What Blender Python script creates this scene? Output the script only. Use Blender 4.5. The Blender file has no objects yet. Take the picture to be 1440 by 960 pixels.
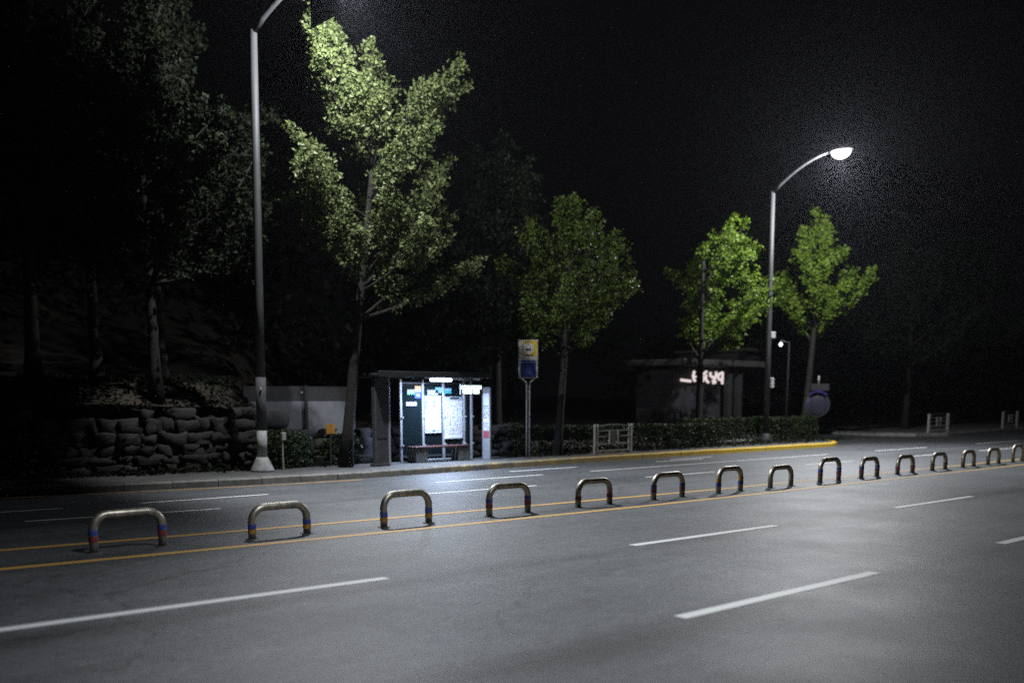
import bpy, math, random
from mathutils import Vector, Matrix, noise

R = random.Random(11)
PI = math.pi
scene = bpy.context.scene
C = scene.collection

# ------------------------------------------------------------------ camera geometry (metres; X along the road, Y across it)
CAM_H = 2.0
PITCH = math.radians(8.0)
HEAD = math.atan(1580 / 1400 * math.cos(PITCH))
SHIFT = 0.1907
FPX = 1400.0
fx, fy = math.cos(HEAD), math.sin(HEAD)
rx, ry = math.sin(HEAD), -math.cos(HEAD)


def ray(px, py):
    x = (px - 720) / FPX
    y = -(py - 480) / FPX + SHIFT * 1440 / FPX
    f = math.cos(PITCH) + y * math.sin(PITCH)
    z = -math.sin(PITCH) + y * math.cos(PITCH)
    return (f * fx + x * rx, f * fy + x * ry, z)


def at(px, py, z=0.0):
    d = ray(px, py)
    t = (z - CAM_H) / d[2]
    return Vector((d[0] * t, d[1] * t, z))


def atY(px, py, Y):
    d = ray(px, py)
    t = Y / d[1]
    return Vector((d[0] * t, Y, CAM_H + d[2] * t))


# ------------------------------------------------------------------ mesh builder
class MB:
    def __init__(self):
        self.v, self.f, self.m = [], [], []

    def face(self, pts, mi=0):
        n = len(self.v)
        self.v += [tuple(p) for p in pts]
        self.f.append(tuple(range(n, n + len(pts))))
        self.m.append(mi)

    def box(self, c, s, rz=0.0, mi=0, bev=0.0):
        """box of full size s centred at c; bev chamfers the vertical edges and the top and bottom rims"""
        hx, hy, hz = s[0] / 2, s[1] / 2, s[2] / 2
        b = min(bev, hx * .49, hy * .49, hz * .49)
        cs, sn = math.cos(rz), math.sin(rz)
        if b <= 0:
            rings = [([(-hx, -hy), (hx, -hy), (hx, hy), (-hx, hy)], -hz), ([(-hx, -hy), (hx, -hy), (hx, hy), (-hx, hy)], hz)]
        else:
            def oct_(ix, iy, q):
                return [(-ix + q, -iy), (ix - q, -iy), (ix, -iy + q), (ix, iy - q), (ix - q, iy), (-ix + q, iy), (-ix, iy - q), (-ix, -iy + q)]
            small, full = oct_(hx - b, hy - b, b * .5), oct_(hx, hy, b)
            rings = [(small, -hz), (full, -hz + b), (full, hz - b), (small, hz)]
        n0 = len(self.v)
        k = len(rings[0][0])
        for ring, z in rings:
            for x, y in ring:
                self.v.append((c[0] + x * cs - y * sn, c[1] + x * sn + y * cs, c[2] + z))
        for r in range(len(rings) - 1):
            for i in range(k):
                j = (i + 1) % k
                self.f.append((n0 + r * k + i, n0 + r * k + j, n0 + (r + 1) * k + j, n0 + (r + 1) * k + i))
                self.m.append(mi)
        self.f.append(tuple(n0 + i for i in reversed(range(k))))
        self.m.append(mi)
        self.f.append(tuple(n0 + (len(rings) - 1) * k + i for i in range(k)))
        self.m.append(mi)

    def tube(self, path, rad, seg=10, caps=True, mi=0):
        path = [Vector(p) for p in path]
        n = len(path)
        rad = rad if isinstance(rad, (list, tuple)) else [rad] * n
        n0 = len(self.v)
        up = None
        for i, p in enumerate(path):
            t = (path[min(i + 1, n - 1)] - path[max(i - 1, 0)]).normalized()
            if up is None:
                a = Vector((0, 0, 1)) if abs(t.z) < .9 else Vector((1, 0, 0))
                up = (a - t * a.dot(t)).normalized()
            else:
                up = (up - t * up.dot(t)).normalized()
            w = t.cross(up)
            for k in range(seg):
                a = 2 * PI * k / seg
                q = p + (up * math.cos(a) + w * math.sin(a)) * rad[i]
                self.v.append(tuple(q))
        for i in range(n - 1):
            for k in range(seg):
                j = (k + 1) % seg
                self.f.append((n0 + i * seg + k, n0 + i * seg + j, n0 + (i + 1) * seg + j, n0 + (i + 1) * seg + k))
                self.m.append(mi)
        if caps:
            self.f.append(tuple(n0 + k for k in reversed(range(seg))))
            self.m.append(mi)
            self.f.append(tuple(n0 + (n - 1) * seg + k for k in range(seg)))
            self.m.append(mi)

    def blob(self, c, s, e=.5, nu=12, nv=8, jit=.08, rz=0.0, mi=0, rnd=R):
        """superellipsoid stone, half sizes s"""
        n0 = len(self.v)
        cs, sn = math.cos(rz), math.sin(rz)
        sg = lambda x, p: math.copysign(abs(x) ** p, x)
        off = Vector((rnd.random() * 50, rnd.random() * 50, rnd.random() * 50))
        for j in range(nv + 1):
            th = -PI / 2 + PI * j / nv
            for i in range(nu):
                ph = 2 * PI * i / nu
                d = Vector((sg(math.cos(th), e) * sg(math.cos(ph), e), sg(math.cos(th), e) * sg(math.sin(ph), e), sg(math.sin(th), e)))
                d *= 1 + jit * 2 * noise.noise(d * 1.3 + off)
                x, y, z = d.x * s[0], d.y * s[1], d.z * s[2]
                self.v.append((c[0] + x * cs - y * sn, c[1] + x * sn + y * cs, c[2] + z))
        for j in range(nv):
            for i in range(nu):
                k = (i + 1) % nu
                self.f.append((n0 + j * nu + i, n0 + j * nu + k, n0 + (j + 1) * nu + k, n0 + (j + 1) * nu + i))
                self.m.append(mi)

    def leaf(self, c, size, rnd, mi=0):
        d = Vector((rnd.gauss(0, 1), rnd.gauss(0, 1), rnd.gauss(0, .7))).normalized()
        a = Vector((rnd.gauss(0, 1), rnd.gauss(0, 1), rnd.gauss(0, 1)))
        w = d.cross(a).normalized()
        s = size * rnd.uniform(.7, 1.3)
        c = Vector(c)
        n = len(self.v)
        k = d.cross(w) * s * .12
        self.v += [tuple(c - d * s * .5), tuple(c + w * s * .45 + d * s * .3 + k), tuple(c + d * s * .42 - k), tuple(c - w * s * .45 + d * s * .3 + k)]
        self.f.append((n, n + 1, n + 2, n + 3))
        self.m.append(mi)

    def build(self, name, mats, parent=None, smooth=False, loc=None):
        me = bpy.data.meshes.new(name)
        vs = self.v if loc is None else [(a - loc[0], b - loc[1], c - loc[2]) for a, b, c in self.v]
        me.from_pydata(vs, [], self.f)
        mats = mats if isinstance(mats, (list, tuple)) else [mats]
        for m in mats:
            me.materials.append(m)
        if len(mats) > 1:
            me.polygons.foreach_set('material_index', self.m)
        if smooth:
            me.polygons.foreach_set('use_smooth', [True] * len(me.polygons))
        me.update()
        o = bpy.data.objects.new(name, me)
        C.objects.link(o)
        if loc is not None:
            o.location = loc
        if parent is not None:
            o.parent = parent
        return o


def empty(name, loc, label, cat, group=None, rz=0.0):
    o = bpy.data.objects.new(name, None)
    o.empty_display_size = .2
    C.objects.link(o)
    o.location = loc
    o.rotation_euler = (0, 0, rz)
    return tag(o, label, cat, group)


def tag(o, label, cat, group=None):
    o['label'] = label
    o['category'] = cat
    if group:
        o['group'] = group
    return o


def kind(o, k):
    o['kind'] = k
    return o


# ------------------------------------------------------------------ materials
def mat(name, col, rough=.6, metal=0.0, var=.25, scale=6.0, bump=0.0, bscale=60.0, spec=.5, col2=None, stretch=None, emit=None, estr=0.0):
    m = bpy.data.materials.new(name)
    m.use_nodes = True
    nt = m.node_tree
    b = nt.nodes['Principled BSDF']
    b.inputs['Roughness'].default_value = rough
    b.inputs['Metallic'].default_value = metal
    b.inputs['Specular IOR Level'].default_value = spec
    tc = nt.nodes.new('ShaderNodeTexCoord')
    vec = tc.outputs['Object']
    if stretch:
        mp = nt.nodes.new('ShaderNodeMapping')
        mp.inputs['Scale'].default_value = stretch
        nt.links.new(vec, mp.inputs['Vector'])
        vec = mp.outputs['Vector']
    n = nt.nodes.new('ShaderNodeTexNoise')
    n.inputs['Scale'].default_value = scale
    n.inputs['Detail'].default_value = 6
    n.inputs['Roughness'].default_value = .65
    nt.links.new(vec, n.inputs['Vector'])
    r = nt.nodes.new('ShaderNodeValToRGB')
    a = [c * (1 - var) for c in col]
    z = [min(1, c * (1 + var)) for c in (col2 or col)]
    r.color_ramp.elements[0].position = .32
    r.color_ramp.elements[1].position = .68
    r.color_ramp.elements[0].color = (*a, 1)
    r.color_ramp.elements[1].color = (*z, 1)
    nt.links.new(n.outputs['Fac'], r.inputs['Fac'])
    nt.links.new(r.outputs['Color'], b.inputs['Base Color'])
    if bump:
        n2 = nt.nodes.new('ShaderNodeTexNoise')
        n2.inputs['Scale'].default_value = bscale
        n2.inputs['Detail'].default_value = 4
        nt.links.new(tc.outputs['Object'], n2.inputs['Vector'])
        bp = nt.nodes.new('ShaderNodeBump')
        bp.inputs['Strength'].default_value = bump
        bp.inputs['Distance'].default_value = .02
        nt.links.new(n2.outputs['Fac'], bp.inputs['Height'])
        nt.links.new(bp.outputs['Normal'], b.inputs['Normal'])
    if emit:
        b.inputs['Emission Color'].default_value = (*emit, 1)
        b.inputs['Emission Strength'].default_value = estr
    return m


def leaf_mat(name, dark, light, trans=.35, spec=.3):
    m = bpy.data.materials.new(name)
    m.use_nodes = True
    nt = m.node_tree
    b = nt.nodes['Principled BSDF']
    b.inputs['Roughness'].default_value = .5
    b.inputs['Specular IOR Level'].default_value = spec
    out = nt.nodes['Material Output']
    g = nt.nodes.new('ShaderNodeNewGeometry')
    r = nt.nodes.new('ShaderNodeValToRGB')
    r.color_ramp.elements[0].color = (*dark, 1)
    r.color_ramp.elements[1].color = (*light, 1)
    nt.links.new(g.outputs['Random Per Island'], r.inputs['Fac'])
    nt.links.new(r.outputs['Color'], b.inputs['Base Color'])
    t = nt.nodes.new('ShaderNodeBsdfTranslucent')
    nt.links.new(r.outputs['Color'], t.inputs['Color'])
    mx = nt.nodes.new('ShaderNodeMixShader')
    mx.inputs['Fac'].default_value = trans
    nt.links.new(b.outputs[0], mx.inputs[1])
    nt.links.new(t.outputs[0], mx.inputs[2])
    nt.links.new(mx.outputs[0], out.inputs['Surface'])
    return m


def emission(name, col, s):
    m = bpy.data.materials.new(name)
    m.use_nodes = True
    nt = m.node_tree
    nt.nodes.remove(nt.nodes['Principled BSDF'])
    e = nt.nodes.new('ShaderNodeEmission')
    e.inputs['Color'].default_value = (*col, 1)
    e.inputs['Strength'].default_value = s
    nt.links.new(e.outputs[0], nt.nodes['Material Output'].inputs['Surface'])
    return m


def asphalt_mat():
    m = bpy.data.materials.new('asphalt')
    m.use_nodes = True
    nt = m.node_tree
    N, L = nt.nodes, nt.links
    b = N['Principled BSDF']
    geo = N.new('ShaderNodeNewGeometry')
    pos = geo.outputs['Position']

    def noise_(scale, detail=4, rough=.6, stretch=None):
        v = pos
        if stretch:
            mp = N.new('ShaderNodeMapping')
            mp.inputs['Scale'].default_value = stretch
            L.new(v, mp.inputs['Vector'])
            v = mp.outputs['Vector']
        n = N.new('ShaderNodeTexNoise')
        n.inputs['Scale'].default_value = scale
        n.inputs['Detail'].default_value = detail
        n.inputs['Roughness'].default_value = rough
        L.new(v, n.inputs['Vector'])
        return n.outputs['Fac']

    def mth(op, a, c, d=None):
        n = N.new('ShaderNodeMath')
        n.operation = op
        for i, x in enumerate((a, c, d)):
            if x is None:
                continue
            if isinstance(x, (int, float)):
                n.inputs[i].default_value = x
            else:
                L.new(x, n.inputs[i])
        return n.outputs[0]

    def rng(v, a, c, lo, hi):
        n = N.new('ShaderNodeMapRange')
        n.inputs['From Min'].default_value = a
        n.inputs['From Max'].default_value = c
        n.inputs['To Min'].default_value = lo
        n.inputs['To Max'].default_value = hi
        L.new(v, n.inputs['Value'])
        return n.outputs['Result']

    speck = rng(noise_(60, 3, .85), .33, .67, .15, 2.0)
    fine = rng(noise_(22, 5, .8), .33, .67, .5, 1.5)
    big = rng(noise_(.35, 6, .65), .3, .7, .7, 1.3)
    track = rng(noise_(1.0, 5, .65, (.05, 1.1, 1)), .3, .7, .76, 1.22)
    # darker, oil-stained joints along the two near lane lines and the median
    sep = N.new('ShaderNodeSeparateXYZ')
    L.new(pos, sep.inputs[0])
    wob = mth('MULTIPLY', mth('SUBTRACT', noise_(.5, 3, .6), .5), .7)
    y = mth('ADD', sep.outputs['Y'], wob)
    patch = rng(noise_(.8, 4, .65, (.22, 1, 1)), .36, .52, .15, 1)
    stain = 1.0
    for yy, wdt, amt in ((8.75, .42, .75), (5.35, .6, .75), (12.6, .55, .6), (16.6, .4, .4)):
        d = mth('ABSOLUTE', mth('SUBTRACT', y, yy), 0)
        g = rng(d, 0, wdt, amt, 0)
        g = mth('MULTIPLY', g, patch)
        stain = mth('MULTIPLY', mth('SUBTRACT', 1.0, g), stain)
    mott = rng(noise_(7, 5, .75, (.6, 1, 1)), .3, .7, .62, 1.4)
    speck = mth('MULTIPLY', speck, mott)
    k = mth('MULTIPLY', mth('MULTIPLY', speck, fine), mth('MULTIPLY', mth('MULTIPLY', big, track), stain))
    sm_ = at(1395, 795)
    dv = N.new('ShaderNodeVectorMath')
    dv.operation = 'SUBTRACT'
    L.new(pos, dv.inputs[0])
    dv.inputs[1].default_value = sm_
    dl = N.new('ShaderNodeVectorMath')
    dl.operation = 'LENGTH'
    L.new(dv.outputs[0], dl.inputs[0])
    edge = mth('ADD', dl.outputs['Value'], mth('MULTIPLY', mth('SUBTRACT', noise_(1.6, 4, .65), .5), 1.6))
    stain = mth('MULTIPLY', stain, rng(edge, .25, 1.1, .35, 1))
    # thin sealed cracks
    mpv = N.new('ShaderNodeVectorMath')
    mpv.operation = 'MULTIPLY_ADD'
    nv = N.new('ShaderNodeTexNoise')
    nv.inputs['Scale'].default_value = 1.4
    nv.inputs['Detail'].default_value = 5
    L.new(pos, nv.inputs['Vector'])
    L.new(nv.outputs['Color'], mpv.inputs[0])
    mpv.inputs[1].default_value = (.9, .9, 0)
    L.new(pos, mpv.inputs[2])
    vo = N.new('ShaderNodeTexVoronoi')
    vo.feature = 'DISTANCE_TO_EDGE'
    vo.inputs['Scale'].default_value = .22
    L.new(mpv.outputs[0], vo.inputs['Vector'])
    crack = mth('MULTIPLY', rng(vo.outputs['Distance'], 0, .006, .6, 0), patch)
    k = mth('MULTIPLY', k, mth('SUBTRACT', 1.0, crack))
    col = N.new('ShaderNodeVectorMath')
    col.operation = 'SCALE'
    col.inputs[0].default_value = (.056, .058, .061)
    L.new(k, col.inputs['Scale'])
    L.new(col.outputs[0], b.inputs['Base Color'])
    b.inputs['Roughness'].default_value = .5
    L.new(rng(noise_(.6, 4), .3, .7, .5, .58), b.inputs['Roughness'])
    b.inputs['Specular IOR Level'].default_value = .55
    bp = N.new('ShaderNodeBump')
    bp.inputs['Strength'].default_value = .4
    bp.inputs['Distance'].default_value = .01
    L.new(noise_(55, 4, .75), bp.inputs['Height'])
    L.new(bp.outputs['Normal'], b.inputs['Normal'])
    return m


def paint_mat(name, col, wear):
    """road paint worn through to the asphalt in specks"""
    m = bpy.data.materials.new(name)
    m.use_nodes = True
    nt = m.node_tree
    N, L = nt.nodes, nt.links
    b = N['Principled BSDF']
    geo = N.new('ShaderNodeNewGeometry')
    n = N.new('ShaderNodeTexNoise')
    n.inputs['Scale'].default_value = 16
    n.inputs['Detail'].default_value = 8
    n.inputs['Roughness'].default_value = .8
    L.new(geo.outputs['Position'], n.inputs['Vector'])
    n2 = N.new('ShaderNodeTexNoise')
    n2.inputs['Scale'].default_value = .9
    n2.inputs['Detail'].default_value = 3
    L.new(geo.outputs['Position'], n2.inputs['Vector'])
    a = N.new('ShaderNodeMath')
    a.operation = 'MULTIPLY_ADD'
    L.new(n2.outputs['Fac'], a.inputs[0])
    a.inputs[1].default_value = .55
    L.new(n.outputs['Fac'], a.inputs[2])
    r = N.new('ShaderNodeValToRGB')
    r.color_ramp.elements[0].position = wear - .07
    r.color_ramp.elements[1].position = wear + .1
    r.color_ramp.elements[0].color = (.06, .058, .055, 1)
    r.color_ramp.elements[1].color = (*col, 1)
    L.new(a.outputs[0], r.inputs['Fac'])
    L.new(r.outputs['Color'], b.inputs['Base Color'])
    b.inputs['Roughness'].default_value = .6
    return m


def kerb_mat(name, paint):
    """concrete kerb; paint > 0 is worn yellow paint from X = paint on"""
    m = bpy.data.materials.new(name)
    m.use_nodes = True
    nt = m.node_tree
    N, L = nt.nodes, nt.links
    b = N['Principled BSDF']
    geo = N.new('ShaderNodeNewGeometry')
    n = N.new('ShaderNodeTexNoise')
    n.inputs['Scale'].default_value = 5
    n.inputs['Detail'].default_value = 8
    n.inputs['Roughness'].default_value = .7
    L.new(geo.outputs['Position'], n.inputs['Vector'])
    r = N.new('ShaderNodeValToRGB')
    r.color_ramp.elements[0].position = .35
    r.color_ramp.elements[1].position = .65
    r.color_ramp.elements[0].color = (.09, .085, .075, 1)
    r.color_ramp.elements[1].color = (.21, .2, .185, 1)
    L.new(n.outputs['Fac'], r.inputs['Fac'])
    sx = N.new('ShaderNodeSeparateXYZ')
    L.new(geo.outputs['Position'], sx.inputs[0])
    f = N.new('ShaderNodeMapRange')
    f.inputs['From Min'].default_value = 13
    f.inputs['From Max'].default_value = 30
    f.inputs['To Min'].default_value = .0
    f.inputs['To Max'].default_value = .62
    L.new(sx.outputs['X'], f.inputs['Value'])
    n3 = N.new('ShaderNodeTexNoise')
    n3.inputs['Scale'].default_value = 3.2
    n3.inputs['Detail'].default_value = 9
    n3.inputs['Roughness'].default_value = .75
    L.new(geo.outputs['Position'], n3.inputs['Vector'])
    s = N.new('ShaderNodeMath')
    s.operation = 'ADD'
    L.new(f.outputs['Result'], s.inputs[0])
    L.new(n3.outputs['Fac'], s.inputs[1])
    r2 = N.new('ShaderNodeMapRange')
    r2.inputs['From Min'].default_value = .62
    r2.inputs['From Max'].default_value = 1.05
    L.new(s.outputs[0], r2.inputs['Value'])
    mx = N.new('ShaderNodeMix')
    mx.data_type = 'RGBA'
    L.new(r2.outputs['Result'], mx.inputs['Factor'])
    L.new(r.outputs['Color'], mx.inputs[6])
    mx.inputs[7].default_value = (.55, .36, .025, 1)
    L.new(mx.outputs[2], b.inputs['Base Color'])
    b.inputs['Roughness'].default_value = .75
    bp = N.new('ShaderNodeBump')
    bp.inputs['Strength'].default_value = .3
    bp.inputs['Distance'].default_value = .02
    L.new(n3.outputs['Fac'], bp.inputs['Height'])
    L.new(bp.outputs['Normal'], b.inputs['Normal'])
    return m


def map_mat(name):
    """poster printed with dense little marks, as a printed city route map"""
    m = bpy.data.materials.new(name)
    m.use_nodes = True
    nt = m.node_tree
    N, L = nt.nodes, nt.links
    b = N['Principled BSDF']
    tc = N.new('ShaderNodeTexCoord')
    v = N.new('ShaderNodeTexVoronoi')
    v.inputs['Scale'].default_value = 26
    L.new(tc.outputs['Object'], v.inputs['Vector'])
    n = N.new('ShaderNodeTexNoise')
    n.inputs['Scale'].default_value = 18
    n.inputs['Detail'].default_value = 5
    L.new(tc.outputs['Object'], n.inputs['Vector'])
    r = N.new('ShaderNodeValToRGB')
    r.color_ramp.elements[0].position = .42
    r.color_ramp.elements[1].position = .52
    r.color_ramp.elements[0].color = (.2, .2, .22, 1)
    r.color_ramp.elements[1].color = (.72, .72, .74, 1)
    L.new(n.outputs['Fac'], r.inputs['Fac'])
    mx = N.new('ShaderNodeMix')
    mx.data_type = 'RGBA'
    mx.inputs['Factor'].default_value = .14
    L.new(r.outputs['Color'], mx.inputs[6])
    L.new(v.outputs['Color'], mx.inputs[7])
    L.new(mx.outputs[2], b.inputs['Base Color'])
    b.inputs['Roughness'].default_value = .4
    return m


def glass_mat(name, col, alpha):
    m = bpy.data.materials.new(name)
    m.use_nodes = True
    b = m.node_tree.nodes['Principled BSDF']
    b.inputs['Base Color'].default_value = (*col, 1)
    b.inputs['Roughness'].default_value = .08
    b.inputs['Alpha'].default_value = alpha
    return m


def paving_mat(name, col):
    m = mat(name, col, rough=.8, var=.35, scale=2.5)
    nt = m.node_tree
    N, L = nt.nodes, nt.links
    b = N['Principled BSDF']
    geo = N.new('ShaderNodeNewGeometry')
    br = N.new('ShaderNodeTexBrick')
    br.inputs['Scale'].default_value = 4.0
    br.inputs['Mortar Size'].default_value = .03
    br.inputs['Color1'].default_value = (1, 1, 1, 1)
    br.inputs['Color2'].default_value = (.78, .78, .78, 1)
    br.inputs['Mortar'].default_value = (.35, .35, .35, 1)
    L.new(geo.outputs['Position'], br.inputs['Vector'])
    src = b.inputs['Base Color'].links[0].from_socket
    mx = N.new('ShaderNodeMix')
    mx.data_type = 'RGBA'
    mx.blend_type = 'MULTIPLY'
    mx.inputs['Factor'].default_value = 1
    L.new(src, mx.inputs[6])
    L.new(br.outputs['Color'], mx.inputs[7])
    L.new(mx.outputs[2], b.inputs['Base Color'])
    return m


M = {}
M['asphalt'] = asphalt_mat()
M['white_paint'] = paint_mat('white_road_paint', (.54, .54, .52), .48)
M['yellow_paint'] = paint_mat('yellow_road_paint', (.42, .24, .05), .6)
M['kerb'] = kerb_mat('kerb_concrete', 1)
M['pale_kerb'] = mat('pale_kerb_concrete', (.2, .195, .185), .8, var=.4, scale=5, bump=.3)
M['paving'] = paving_mat('sidewalk_paving', (.12, .118, .114))
M['soil'] = mat('soil', (.05, .042, .03), .95, var=.45, scale=2.2, bump=.8, bscale=18)
M['bank'] = mat('bank_earth', (.038, .03, .022), .95, var=.5, scale=1.6, bump=.8, bscale=14)
M['stone'] = mat('wall_stone', (.019, .018, .016), .85, var=.8, scale=2.2, bump=.9, bscale=22)
M['dark_stone'] = mat('dark_stone', (.035, .033, .03), .85, var=.5, scale=4, bump=.6, bscale=20)
M['galv'] = mat('galvanised_steel', (.038, .0395, .041), .65, 0, var=.2, scale=9, stretch=(1, 1, .2))
M['white_pole'] = mat('white_pole_paint', (.36, .36, .345), .7, var=.3, scale=7)
M['dark_pole'] = mat('dark_pole_sleeve', (.07, .07, .075), .75, var=.3, scale=7)
M['arm_shaded'] = mat('shaded_arm_steel', (.03, .031, .033), .6, .05)  # shade put into the colour, since the lamp glow sits so close
M['housing'] = mat('lamp_housing', (.22, .22, .23), .5, .2)
M['bar_steel'] = mat('stained_steel', (.36, .325, .27), .42, .8, var=.45, scale=14, stretch=(1, 1, .4))
M['blue_band'] = mat('blue_band', (.03, .055, .24), .5, var=.45, scale=22)
M['red_band'] = mat('red_band', (.17, .025, .022), .5, var=.45, scale=22)
M['amber_band'] = mat('amber_band', (.32, .17, .025), .5, var=.45, scale=22)
M['bark'] = mat('bark', (.013, .0115, .009), .9, var=.5, scale=9, bump=.9, bscale=16, stretch=(1, 1, .2))
M['leaf'] = leaf_mat('ginkgo_leaf', (.08, .105, .035), (.16, .2, .075))
M['leaf_lit'] = leaf_mat('lit_ginkgo_leaf', (.085, .15, .012), (.17, .25, .025))  # right-hand crowns: strong lamplight put into a raised leaf colour
M['leaf_dim'] = leaf_mat('dim_ginkgo_leaf', (.05, .085, .012), (.105, .15, .022))  # darker copy: weak light far from the lamps put into the colour
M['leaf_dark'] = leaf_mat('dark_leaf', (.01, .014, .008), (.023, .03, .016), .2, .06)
M['hedge'] = leaf_mat('hedge_leaf', (.016, .03, .01), (.045, .066, .022), .2)
M['alu'] = mat('shelter_aluminium', (.5, .51, .53), .35, .5, var=.1, scale=8)
M['dark_metal'] = mat('dark_shelter_metal', (.06, .063, .07), .5, .3, var=.2, scale=6)
M['pylon'] = mat('pylon_grey', (.065, .065, .072), .55, .1, var=.3, scale=5)
M['tint'] = glass_mat('tinted_glass', (.008, .015, .018), .6)
M['roof_sheet'] = mat('shelter_roof_sheet', (.03, .031, .034), .5, .1, var=.25, scale=4)
M['sign_pole'] = mat('sign_pole_steel', (.34, .34, .33), .5, .2, var=.2, scale=9)
M['poster'] = mat('white_poster', (.74, .75, .78), .5, var=.04, scale=4)
M['map'] = map_mat('printed_map')
M['ink_grey'] = mat('grey_ink', (.32, .34, .38), .5, var=.15, scale=30)
M['dark_ink'] = mat('dark_ink', (.05, .05, .06), .5, var=.15, scale=30)
M['ink_red'] = mat('red_ink', (.32, .07, .09), .5, var=.15, scale=30)
M['ink_teal'] = mat('teal_ink', (.05, .32, .36), .5, var=.15, scale=30)
M['ink_green'] = mat('green_ink', (.06, .4, .14), .5, var=.15, scale=30)
M['ink_orange'] = mat('orange_ink', (.5, .2, .06), .5, var=.15, scale=30)
M['ink_blue'] = mat('blue_ink', (.06, .12, .6), .5, var=.15, scale=30)
M['ink_sky'] = mat('sky_ink', (.25, .5, .75), .5, var=.15, scale=30)
M['wood'] = mat('bench_wood', (.07, .022, .016), .5, var=.35, scale=8, stretch=(.3, 3, 3))
M['concrete'] = mat('concrete', (.13, .125, .11), .85, var=.35, scale=7, bump=.3)
M['sign_amber'] = mat('sign_amber', (.5, .24, .02), .4, var=.2, scale=12)
M['sign_yellow'] = mat('sign_yellow', (.5, .36, .03), .45, var=.3, scale=5)
M['sign_white'] = mat('sign_white', (.5, .49, .46), .5, var=.3, scale=6)
M['sign_blue'] = mat('sign_blue', (.015, .03, .17), .4, var=.25, scale=7)
M['sign_pale_blue'] = mat('sign_pale_blue', (.09, .12, .27), .4, var=.25, scale=7)
M['fence'] = mat('fence_paint', (.42, .42, .38), .5, .1, var=.35, scale=9)
M['fence_dark'] = mat('fence_plaque', (.1, .1, .08), .6, var=.3, scale=9)
M['panel_white'] = mat('white_panel', (.27, .28, .32), .6, var=.15, scale=2.5)
M['panel_grey'] = mat('grey_panel', (.06, .06, .066), .5, var=.25, scale=2.5)
M['box_white'] = mat('utility_box', (.42, .42, .42), .6, var=.25, scale=9)
M['wall_grey'] = mat('building_render', (.02, .0195, .021), .8, var=.3, scale=1.5)
M['roof_dark'] = mat('roof_edge', (.04, .038, .038), .8, var=.3, scale=2)
M['door_dark'] = mat('dark_door', (.04, .04, .045), .4, var=.3, scale=2)
M['mirror'] = mat('convex_mirror_face', (.05, .05, .08), .4, .5, var=.1, scale=3)
M['rim'] = mat('mirror_rim', (.045, .045, .05), .5, var=.2, scale=9)
M['violet_glint'] = mat('violet_reflection', (.16, .09, .6), .35, var=.15, scale=9)  # purple reflection at the mirror's top, put into the colour
M['petal'] = leaf_mat('pale_petals', (.4, .4, .38), (.7, .7, .66), .2)
M['lamp'] = emission('street_lamp_light', (1.0, .97, .95), 5)
M['tube_light'] = emission('shelter_light', (.7, .82, 1.0), 5)
M['led'] = emission('led_text', (.8, 1.0, .98), 24)
M['neon'] = emission('sign_letters', (1.0, .86, .84), 1.0)
M['small_lamp'] = emission('small_lamp', (.85, .88, 1.0), 3)

for k_ in ('lamp', 'tube_light', 'small_lamp'):
    M[k_].cycles.emission_sampling = 'NONE'

# ------------------------------------------------------------------ the setting
def lerp_y(tab, x):
    if x <= tab[0][0]:
        return tab[0][1]
    for (a, b), (c, d) in zip(tab, tab[1:]):
        if x <= c:
            t = (x - a) / (c - a)
            return b + (d - b) * t
    return tab[-1][1]


KERB = [(-40, 24.2), (-4, 22.7), (3, 22.15), (6, 21.75), (8.5, 21.3), (11, 20.95), (14, 20.85), (17, 21.05), (21, 21.4), (24, 21.5), (37, 21.5)]
YNEAR = [(-40, 15.3), (-4, 13.2), (3, 12.58), (6, 12.37), (9, 12.2), (14, 12.02), (18, 11.97), (140, 11.95)]
YFAR = [(-40, 17.4), (-4, 14.9), (3.5, 14.15), (6, 13.9), (9, 13.66), (15, 13.32), (18, 13.15), (24, 13.1), (140, 13.1)]
LA = [(-40, 20.2), (-4, 18.0), (4.8, 17.2), (8, 16.84), (12.5, 16.58), (16, 16.48), (20, 16.38), (30, 16.2), (140, 16.2)]
LB = [(-40, 21.2), (-4, 19.4), (5, 18.85), (8, 18.7), (140, 18.75)]
L1 = [(-40, 9.9), (2, 9.26), (6, 9.09), (10, 8.9), (14, 8.78), (140, 8.8)]
L2 = [(-40, 6.2), (2, 5.75), (7, 5.63), (140, 5.6)]

# ground sheet to the horizon
g = MB()
g.face([(-600, -600, -.03), (900, -600, -.03), (900, 900, -.03), (-600, 900, -.03)])
kind(g.build('ground', M['soil']), 'structure')
# main road and the side street that opens beyond the yellow kerb
g = MB()
g.face([(-90, 1.9, 0), (220, 1.9, 0), (220, 27, 0), (-90, 27, 0)])
kind(g.build('road', M['asphalt']), 'structure')
g = MB()
g.face([(38.5, 27, .001), (49.5, 27, .001), (56, 75, .001), (45, 75, .001)])
kind(g.build('side_street', M['asphalt']), 'structure')

# far kerb of single stones, rounding into the side street
xs = [x * 1.0 for x in range(-40, 36)]
path = [(x, lerp_y(KERB, x)) for x in xs]
path += [(36.0, 21.5), (37.0, 21.62), (37.9, 22.0), (38.8, 22.75), (40.6, 24.2), (42.4, 26.3)]
path.append((42.6, 27.5))
path.append((43.2, 30))
path.append((46, 48))


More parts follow.
